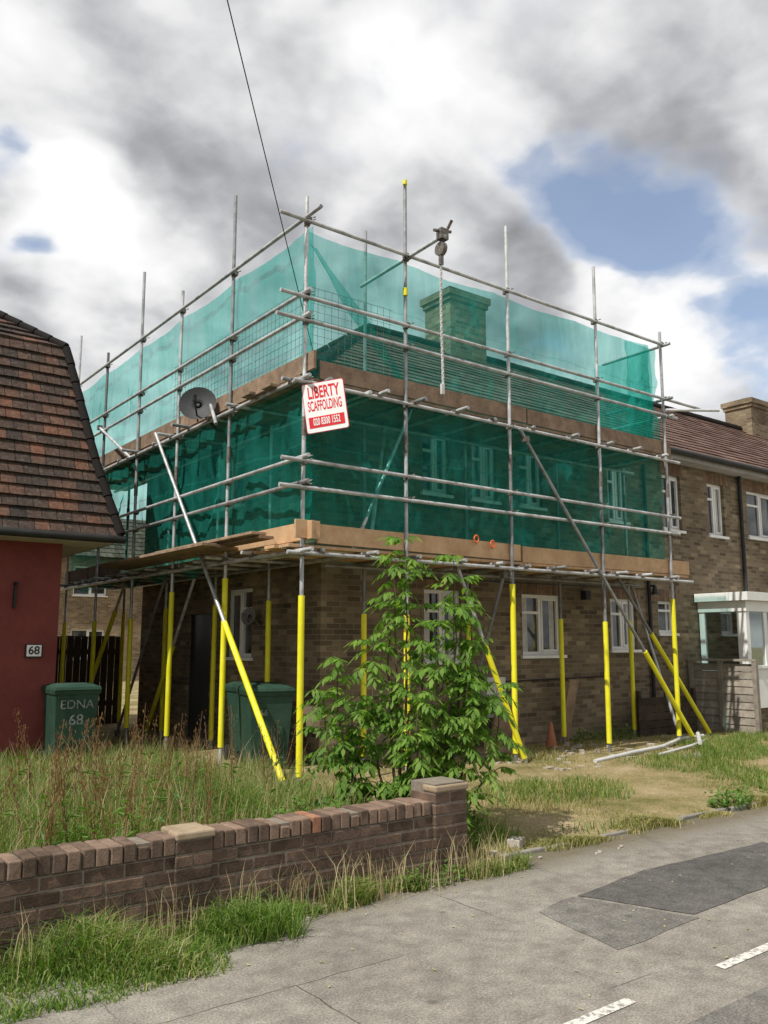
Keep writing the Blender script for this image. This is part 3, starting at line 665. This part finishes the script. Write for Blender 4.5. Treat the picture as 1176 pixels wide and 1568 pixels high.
def scatter(n,x0,x1,y0,y1,tuft=.06,per=8):
    m=n//per; cx=rng.uniform(x0,x1,m);cy=rng.uniform(y0,y1,m)
    x=np.repeat(cx,per)+rng.normal(0,tuft,m*per); y=np.repeat(cy,per)+rng.normal(0,tuft,m*per); return x,y
def hn(x,y,s=.8,o=0): return np.array([noise.noise(Vector((a*s+o,b_*s,o))) for a,b_ in zip(x,y)])
x,y=scatter(70000,-1.5,5.4,5.05,9.8,.05); k=(x<5.3)&(y>5.0); x,y=x[k],y[k]; h=hn(x,y)
H=np.clip(.24+.34*h+rng.normal(0,.09,len(x))+.08*(y>6.2),.05,.75); H*=np.where(x>4.5,.55,1)
blades('long_grass',np.stack([x,y,0*x+.0],1),H,rng.uniform(.004,.010,len(x)),.8,M_grass)
x,y=scatter(5200,-1.2,5.3,5.3,10,.10,5); h=hn(x,y,.8,40); k=h>-.2; x,y=x[k],y[k]; H=rng.uniform(.35,.8,len(x))*np.where(x>4.6,.6,1)
blades('seeding_grass_stalks',np.stack([x,y,0*x],1),H,rng.uniform(.003,.006,len(x)),.45,M_straw)
x,y=scatter(14000,-3,5.0,9.8,12.1,.06); H=rng.uniform(.1,.38,len(x)); g1=blades('back_grass',np.stack([x,y,0*x],1),H,rng.uniform(.006,.012,len(x)),.6,M_grass)
x,y=scatter(70000,4.4,17,4.93,9.3,.07,10); h=hn(x,y,.7,4); k=(h>-.20); x,y,h=x[k],y[k],h[k]; H=np.clip(.045+.09*h+rng.normal(0,.02,len(x)),.015,.22)
blades('dry_lawn',np.stack([x,y,0*x+.02],1),H,rng.uniform(.004,.009,len(x)),.9,M_grassd)
x,y=scatter(26000,5.5,17,4.93,8.2,.06,12); h=hn(x,y,.55,31); k=(h+.035*(x-8)>.14); x,y,h=x[k],y[k],h[k]; H=np.clip(.08+.12*h+.010*(x-6)+rng.normal(0,.03,len(x)),.03,.35)
blades('green_lawn_patches',np.stack([x,y,0*x+.02],1),H,rng.uniform(.005,.010,len(x)),.8,M_grass)
x,y=scatter(12000,.2,2.7,4.05,4.72,.05,14); k=(y<4.74)&(y>4.05+.12*np.maximum(0,x-1.2)**2+.35*hn(x,y,1.9,3)); x,y=x[k],y[k]; h=hn(x,y,2.2,9)
H=np.clip(.15+.26*h+rng.normal(0,.05,len(x)),.03,.42)*np.clip((y-3.95)/.5,.3,1); blades('verge_grass',np.stack([x,y,0*x],1),H,rng.uniform(.004,.009,len(x)),1.15,M_grass)
x,y=scatter(8500,2.1,4.75,4.56,4.73,.035,14); h=hn(x,y,2.6,12); k=(h>-.02)&(y<4.74); x,y,h=x[k],y[k],h[k]; H=np.clip(.04+.30*h+rng.normal(0,.03,len(x)),.02,.28)
blades('wall_base_weeds',np.stack([x,y,0*x],1),H,rng.uniform(.004,.009,len(x)),1.2,M_grass)
x,y=scatter(500,.8,4.6,4.5,4.74,.04,5); H=rng.uniform(.18,.42,len(x)); k=y<4.74; x,y,H=x[k],y[k],H[k]; blades('wall_base_stalks',np.stack([x,y,0*x],1),H,rng.uniform(.003,.006,len(x)),.5,M_straw)
x,y=scatter(14000,4.4,14,4.78,5.0,.04,14); h=hn(x,y,1.6,15); k=h>-.15; x,y,h=x[k],y[k],h[k]; H=np.clip(.06+.14*h,.03,.2); blades('edge_weeds',np.stack([x,y,0*x],1),H,rng.uniform(.005,.010,len(x)),1.1,M_grassd)
def leafpatch(name,cx,cy,rx_,ry_,h,n,size,mat):
    b=MB()
    for i in range(n):
        a=R.uniform(0,6.28);q=math.sqrt(R.random()); x=cx+rx_*q*math.cos(a);y=cy+ry_*q*math.sin(a); z=R.uniform(.02,1)*h*(1-.5*q*q)*(.6+.8*abs(noise.noise(Vector((x*3,y*3,1)))))
        d=Vector((R.uniform(-1,1),R.uniform(-1,1),R.uniform(-.2,.8))).normalized(); s_=d.cross(Vector((0,0,1))).normalized(); L=size*R.uniform(.6,1.3); p_=Vector((x,y,z))
        b.add([p_,p_+d*L*.5+s_*L*.28,p_+d*L-Vector((0,0,L*.15)),p_+d*L*.5-s_*L*.28],[(0,1,2,3)])
    return b.obj(name,[mat])
leafpatch('weeds',4.5,5.35,.55,.3,.6,1300,.06,M_weed); leafpatch('weeds',3.6,5.6,.6,.4,.65,1200,.06,M_weed); leafpatch('weeds',3.0,5.25,.5,.2,.4,400,.05,M_weed)
leafpatch('weeds',11.5,9.2,.8,.25,.4,500,.07,M_weed); leafpatch('bush',15.5,7.3,1.3,.7,.55,2600,.07,M_weed); leafpatch('weeds',8.1,4.95,.35,.15,.22,500,.05,M_weed)
leafpatch('weeds',3.9,4.62,.3,.08,.2,220,.04,M_weed); leafpatch('weeds',10.8,5.3,2.6,.35,.14,1200,.05,M_weed)
b=MB(); s2=MB()
for i in range(76):
    y0=R.uniform(5.6,8.4); rt=R.gauss(.37,.07); x0=y0*rt; Hh=R.uniform(.55,1.05)
    if i>62: x0=R.uniform(3.2,4.6)
    l=Vector((R.uniform(-.25,.25),R.uniform(-.25,.25),1)); p0=Vector((x0,y0,0)); p1=p0+l*Hh; s2.cyl(p0,p1,.004,.002,5,cap=False)
    for k in range(64):
        t=R.uniform(.4,1); q=p0.lerp(p1,t)+Vector((R.gauss(0,.02),R.gauss(0,.02),0)); s_=R.uniform(.004,.012); a=Vector((R.uniform(-.5,.5),R.uniform(-.5,.5),1)).normalized()*s_*1.8; c=a.orthogonal().normalized()*s_*.8
        b.add([q-a,q+c,q+a,q-c],[(0,1,2,3)])
    for k in range(6):
        t=R.uniform(.05,.6); q=p0.lerp(p1,t); d=Vector((R.uniform(-1,1),R.uniform(-1,1),.4)).normalized(); s_=d.cross(Vector((0,0,1))).normalized(); L=.13
        s2.add([q,q+d*L*.5+s_*.015,q+d*L-Vector((0,0,.03)),q+d*L*.5-s_*.015],[(0,1,2,3)],1)
dk=empty('dock_weeds'); b.obj('seed_heads',[M_dock],dk); s2.obj('stems',[M_dock,M_weed],dk)
# young tree with pinnate leaves
tr=empty('young_tree'); W=MB(); Lf=MB()
def compound(p,d,L):
    d=d.normalized(); side=d.cross(Vector((0,0,1)))
    if side.length<.1: side=Vector((1,0,0))
    side.normalize(); q=p.copy(); n=R.choice([3,4,4,5]); step=L/(n+1)
    for k in range(n+1):
        dd=(d+Vector((0,0,-.22*k))).normalized(); q2=q+dd*step; W.cyl(q,q2,.0025,.002,4,cap=False,mi=1); q=q2
        ll=R.uniform(.058,.09)*(1 if k<n else 1.15)
        upn=side.cross(dd).normalized()
        for sg_ in ((-1,1) if k<n else (0,)):
            ld=(dd*.6+side*sg_*.85+Vector((0,0,R.uniform(-.7,.0)))).normalized() if sg_ else dd
            sd=ld.cross(upn).normalized()*ll*.2; m_=q+ld*ll*.42; m2=q+ld*ll*.72-Vector((0,0,.008))
            Lf.add([q,m_+sd-upn*.008,m2+sd*.65-upn*.01,q+ld*ll-Vector((0,0,.025)),m2-sd*.65-upn*.01,m_-sd-upn*.008],[(0,1,2,3),(0,3,4,5)])
base=Vector((4.43,5.5,0)); cr=Vector((.7963,-.6049,0)); cf=Vector((.6049,.7963,0))
stems=[(-.02,.0,2.44),(-.1,.12,2.3),(.34,-.05,2.28),(.40,.1,2.12),(-.28,.1,1.6),(-.52,-.05,1.45),(.5,.05,1.6),(.2,-.2,1.75),(-.15,.25,1.95),(.45,.3,1.9),(.64,-.1,1.25),(-.42,.25,1.1),(.05,-.3,1.2),(-.62,.1,1.2),(.25,.15,1.4),(.4,-.2,1.3),(.1,.1,1.9)]
for (dx,dy,Hh) in stems:
    tip=base+cr*(dx*1.1)+cf*dy; tip.z=Hh; st=base+cr*(dx*.25)+cf*(dy*.3); K=14; prev=st; pts=[st]
    for k in range(1,K+1):
        t=k/K; q=st.lerp(tip,t**1.0); q.z=Hh*t; q+=cr*(dx*.3*math.sin(t*math.pi))+Vector((R.uniform(-.015,.015),R.uniform(-.015,.015),0)); pts.append(q)
    r0=.016*(Hh/2.3)
    for k in range(K): W.cyl(pts[k],pts[k+1],r0*(1-k/K)+.003,r0*(1-(k+1)/K)+.003,7,cap=False)
    a=R.uniform(0,6.28)
    for k in range(2,K+1):
        dens=.9 if noise.noise(Vector((dx*3,Hh*1.0,k*.55)))>-.15 else .25
        for rep in range(3):
            if R.random()<dens*(1 if k>3 else .7):
                a+=2.4; d=Vector((math.cos(a),math.sin(a),R.uniform(-.1,.6))); L=R.uniform(.13,.24); p0=pts[k].lerp(pts[k-1],R.random())
                if R.random()<.34 and k<K-1:
                    tl=R.uniform(.08,.26); p1=p0+Vector((d.x,d.y,.6)).normalized()*tl; W.cyl(p0,p1,.005,.003,5,cap=False)
                    for m_ in range(3):
                        a2=R.uniform(0,6.28); compound(p0.lerp(p1,R.uniform(.5,1)),Vector((math.cos(a2),math.sin(a2),.3)),L*.85)
                else: compound(p0,d,L)
    for m_ in range(4):
        a2=R.uniform(0,6.28); compound(pts[-1],Vector((math.cos(a2),math.sin(a2),.7)),.17)
W.obj('trunk_and_branches',[M_bark,M_weed],tr); Lf.obj('leaves',[M_leaf],tr)
# ---------------------------------------------------------------- clutter on the ground
b=MB()
def pipe(pts,r_,mi=0): 
    for a,c in zip(pts[:-1],pts[1:]): b.cyl(a,c,r_,n=8,mi=mi)
pipe([(9.2,7.55,.08),(10.4,7.8,.09),(11.3,8.0,.08),(12.3,8.35,.1),(13.0,8.4,.1)],.03)
pipe([(10.5,7.5,.07),(11.6,7.7,.1),(12.6,8.1,.08)],.022); pipe([(11.9,7.75,.12),(12.7,8.3,.16)],.035)
b.obj('white_plastic_pipes',[M_grey])
cone=empty('traffic_cone'); b=MB(); b.obox((10.2,9.2,.05),(.26,.26,.03)); b.cyl((10.2,9.2,.06),(10.2,9.2,.42),.09,.02,14); b.obj('cone_body',[nmat('faded_cone',(.28,.10,.05),(.36,.15,.08),5,.7)],cone,.005)
b=MB(); b.obox((9.35,9.35,.35),(.5,.04,.7),Matrix.Rotation(.3,3,'X')); b.obox((9.0,9.0,.12),(.9,.1,.22),Matrix.Rotation(.2,3,'Z')); b.obox((10.9,9.45,.5),(.22,.03,1.1),Matrix.Rotation(.25,3,'X')); b.obj('timber_offcuts',[M_boardo])
b=MB()
for i in range(70): b.obox((R.uniform(8.2,11.6),R.uniform(7.2,9.4),.05),(R.uniform(.03,.14),R.uniform(.03,.1),R.uniform(.02,.05)),Matrix.Rotation(R.uniform(0,3),3,'Z'))
for i in range(20): 
    yy=R.uniform(4.5,4.72); b.obox((R.uniform(2.4,6),yy,.010),(R.uniform(.01,.035),R.uniform(.01,.03),R.uniform(.01,.02)),Matrix.Rotation(R.uniform(0,3),3,'Z'))
b.obox((5.1,5.0,.05),(.16,.1,.07),Matrix.Rotation(.5,3,'Z')); b.obox((4.75,4.9,.03),(.08,.06,.05))
b.obj('rubble',[nmat('rubble_pale',(.26,.22,.18),(.5,.46,.41),9,.9)])
b=MB()
for i in range(110):
    x_,y_=R.uniform(1.3,8),R.uniform(2.5,4.7); a=R.uniform(0,3); s_=R.uniform(.005,.016); c_,n_=math.cos(a)*s_,math.sin(a)*s_
    b.add([(x_-c_,y_-n_,.005),(x_+n_*.6,y_-c_*.6,.007),(x_+c_,y_+n_,.010),(x_-n_*.5,y_+c_*.5,.007)],[(0,1,2,3)])
b.obj('dead_leaves',[M_straw])
# ---------------------------------------------------------------- light
SE=math.radians(54); sd=Vector((-.975,-.20,0)).normalized()
to=Vector((sd.x*math.cos(SE),sd.y*math.cos(SE),math.sin(SE)))
L=bpy.data.lights.new('sun','SUN'); L.energy=5; L.angle=math.radians(.5); L.color=(1,.95,.87)
lo=bpy.data.objects.new('sun',L); scene.collection.objects.link(lo); lo.rotation_euler=(-to).to_track_quat('-Z','Y').to_euler()
w=bpy.data.worlds.new('World'); scene.world=w; w.use_nodes=True; nt=w.node_tree; nt.nodes.clear()
out=nt.nodes.new('ShaderNodeOutputWorld'); bgd=nt.nodes.new('ShaderNodeBackground'); nt.links.new(bgd.outputs[0],out.inputs[0]); bgd.inputs[1].default_value=.135
sky=nt.nodes.new('ShaderNodeTexSky'); sky.sky_type='NISHITA'; sky.sun_disc=False; sky.sun_elevation=SE; sky.sun_rotation=math.atan2(to.x,to.y); sky.dust_density=1.0
g=N(nt,'ShaderNodeTexCoord').outputs['Generated']
dn_=N(nt,'ShaderNodeVectorMath',{'operation':'NORMALIZE'},{0:g}).outputs[0]
s=N(nt,'ShaderNodeSeparateXYZ',None,{0:dn_}); den=math_(nt,'ADD',math_(nt,'MAXIMUM',s.outputs[2],0.0),.34)
P0=N(nt,'ShaderNodeCombineXYZ',None,{0:math_(nt,'DIVIDE',s.outputs[0],den),1:math_(nt,'DIVIDE',s.outputs[1],den),2:0.37}).outputs[0]
wc=N(nt,'ShaderNodeTexNoise',None,{'Vector':P0,'Scale':3.6,'Detail':4.0}).outputs['Color']
P=N(nt,'ShaderNodeVectorMath',{'operation':'MULTIPLY_ADD'},{0:wc,1:(.09,.09,0),2:P0}).outputs[0]
Ps=N(nt,'ShaderNodeVectorMath',{'operation':'ADD'},{0:P,1:(-.045,.06,0)}).outputs[0]
wd=N(nt,'ShaderNodeVectorMath',{'operation':'MULTIPLY_ADD'},{0:wc,1:(.22,.22,.22),2:dn_}).outputs[0]
wd=N(nt,'ShaderNodeVectorMath',{'operation':'SUBTRACT'},{0:wd,1:(.11,.11,.11)}).outputs[0]
def blob(px,py,rad,amt):
    rx=(px-588)/1311; yc=(784-py)/1311; fw=.9883-.1523*yc; u_=.1523+.9883*yc
    v=Vector((.7963*rx+.6049*fw,-.6049*rx+.7963*fw,u_)).normalized()
    dt=N(nt,'ShaderNodeVectorMath',{'operation':'DISTANCE'},{0:wd,1:tuple(v)}).outputs['Value']
    mr=N(nt,'ShaderNodeMapRange',{'interpolation_type':'SMOOTHSTEP'},{0:dt,1:0.0,2:rad,3:amt,4:0.0}); return mr.outputs[0]
n_a=noi(nt,P,2.5,9,.53); n_b=noi(nt,Ps,2.5,4,.53)
cov=math_(nt,'ADD',n_a,.06)
for q in ((860,300,.14,-.22),(960,350,.13,-.24),(1050,340,.10,-.15),(1150,560,.14,-.30),(75,375,.06,-.24),(20,225,.06,-.18),(820,240,.08,-.16),(940,445,.07,.14),(1060,470,.07,.14)): cov=math_(nt,'ADD',cov,blob(*q))
cf_=ramp(nt,cov,[(.28,.04),(.36,.30),(.42,.85),(.46,1.0)])
rel=math_(nt,'MULTIPLY',math_(nt,'SUBTRACT',n_a,n_b),1.7)
base_=math_(nt,'ADD',math_(nt,'MULTIPLY',noi(nt,P0,1.9,2,.5),.62),.235)
br=math_(nt,'ADD',base_,rel)
for q in ((930,400,.09,.30),(1070,455,.10,.30),(40,290,.12,.30),(110,330,.09,.22),(210,395,.10,.30),(40,400,.08,.15),(640,130,.16,.20),(600,60,.12,.12),(1060,560,.14,.25),(270,110,.18,.06),(120,180,.12,-.10),(240,240,.16,-.12),(760,330,.18,-.08),(1060,220,.18,-.12),(400,260,.16,-.06),(1140,40,.16,.08),(860,120,.16,.10)): br=math_(nt,'ADD',br,blob(*q))
ed=math_(nt,'MULTIPLY',math_(nt,'SUBTRACT',1.0,cf_),.32); br=math_(nt,'ADD',br,ed)
cc=ramp(nt,br,[(.26,(2.1,2.15,2.25)),(.42,(3.3,3.35,3.5)),(.54,(4.7,4.75,4.85)),(.66,(6.2,6.2,6.25)),(.82,(7.4,7.4,7.4))])
skc=mixc(nt,.14,mixc(nt,1.0,sky.outputs[0],(1.2,1.2,1.2),'MULTIPLY'),(5.5,5.6,5.8))
col=mixc(nt,cf_,skc,cc); nt.links.new(col,bgd.inputs[0])
# ---------------------------------------------------------------- camera
cd=bpy.data.cameras.new('camera'); co=bpy.data.objects.new('camera',cd); scene.collection.objects.link(co); co.location=(0,0,1.6)
cd.sensor_fit='VERTICAL'; cd.sensor_height=36; cd.lens=36*1311/1568; cd.clip_end=1500; cd.clip_start=.05
co.rotation_euler=(math.radians(90+8.76),0,math.radians(-37.2)); scene.camera=co
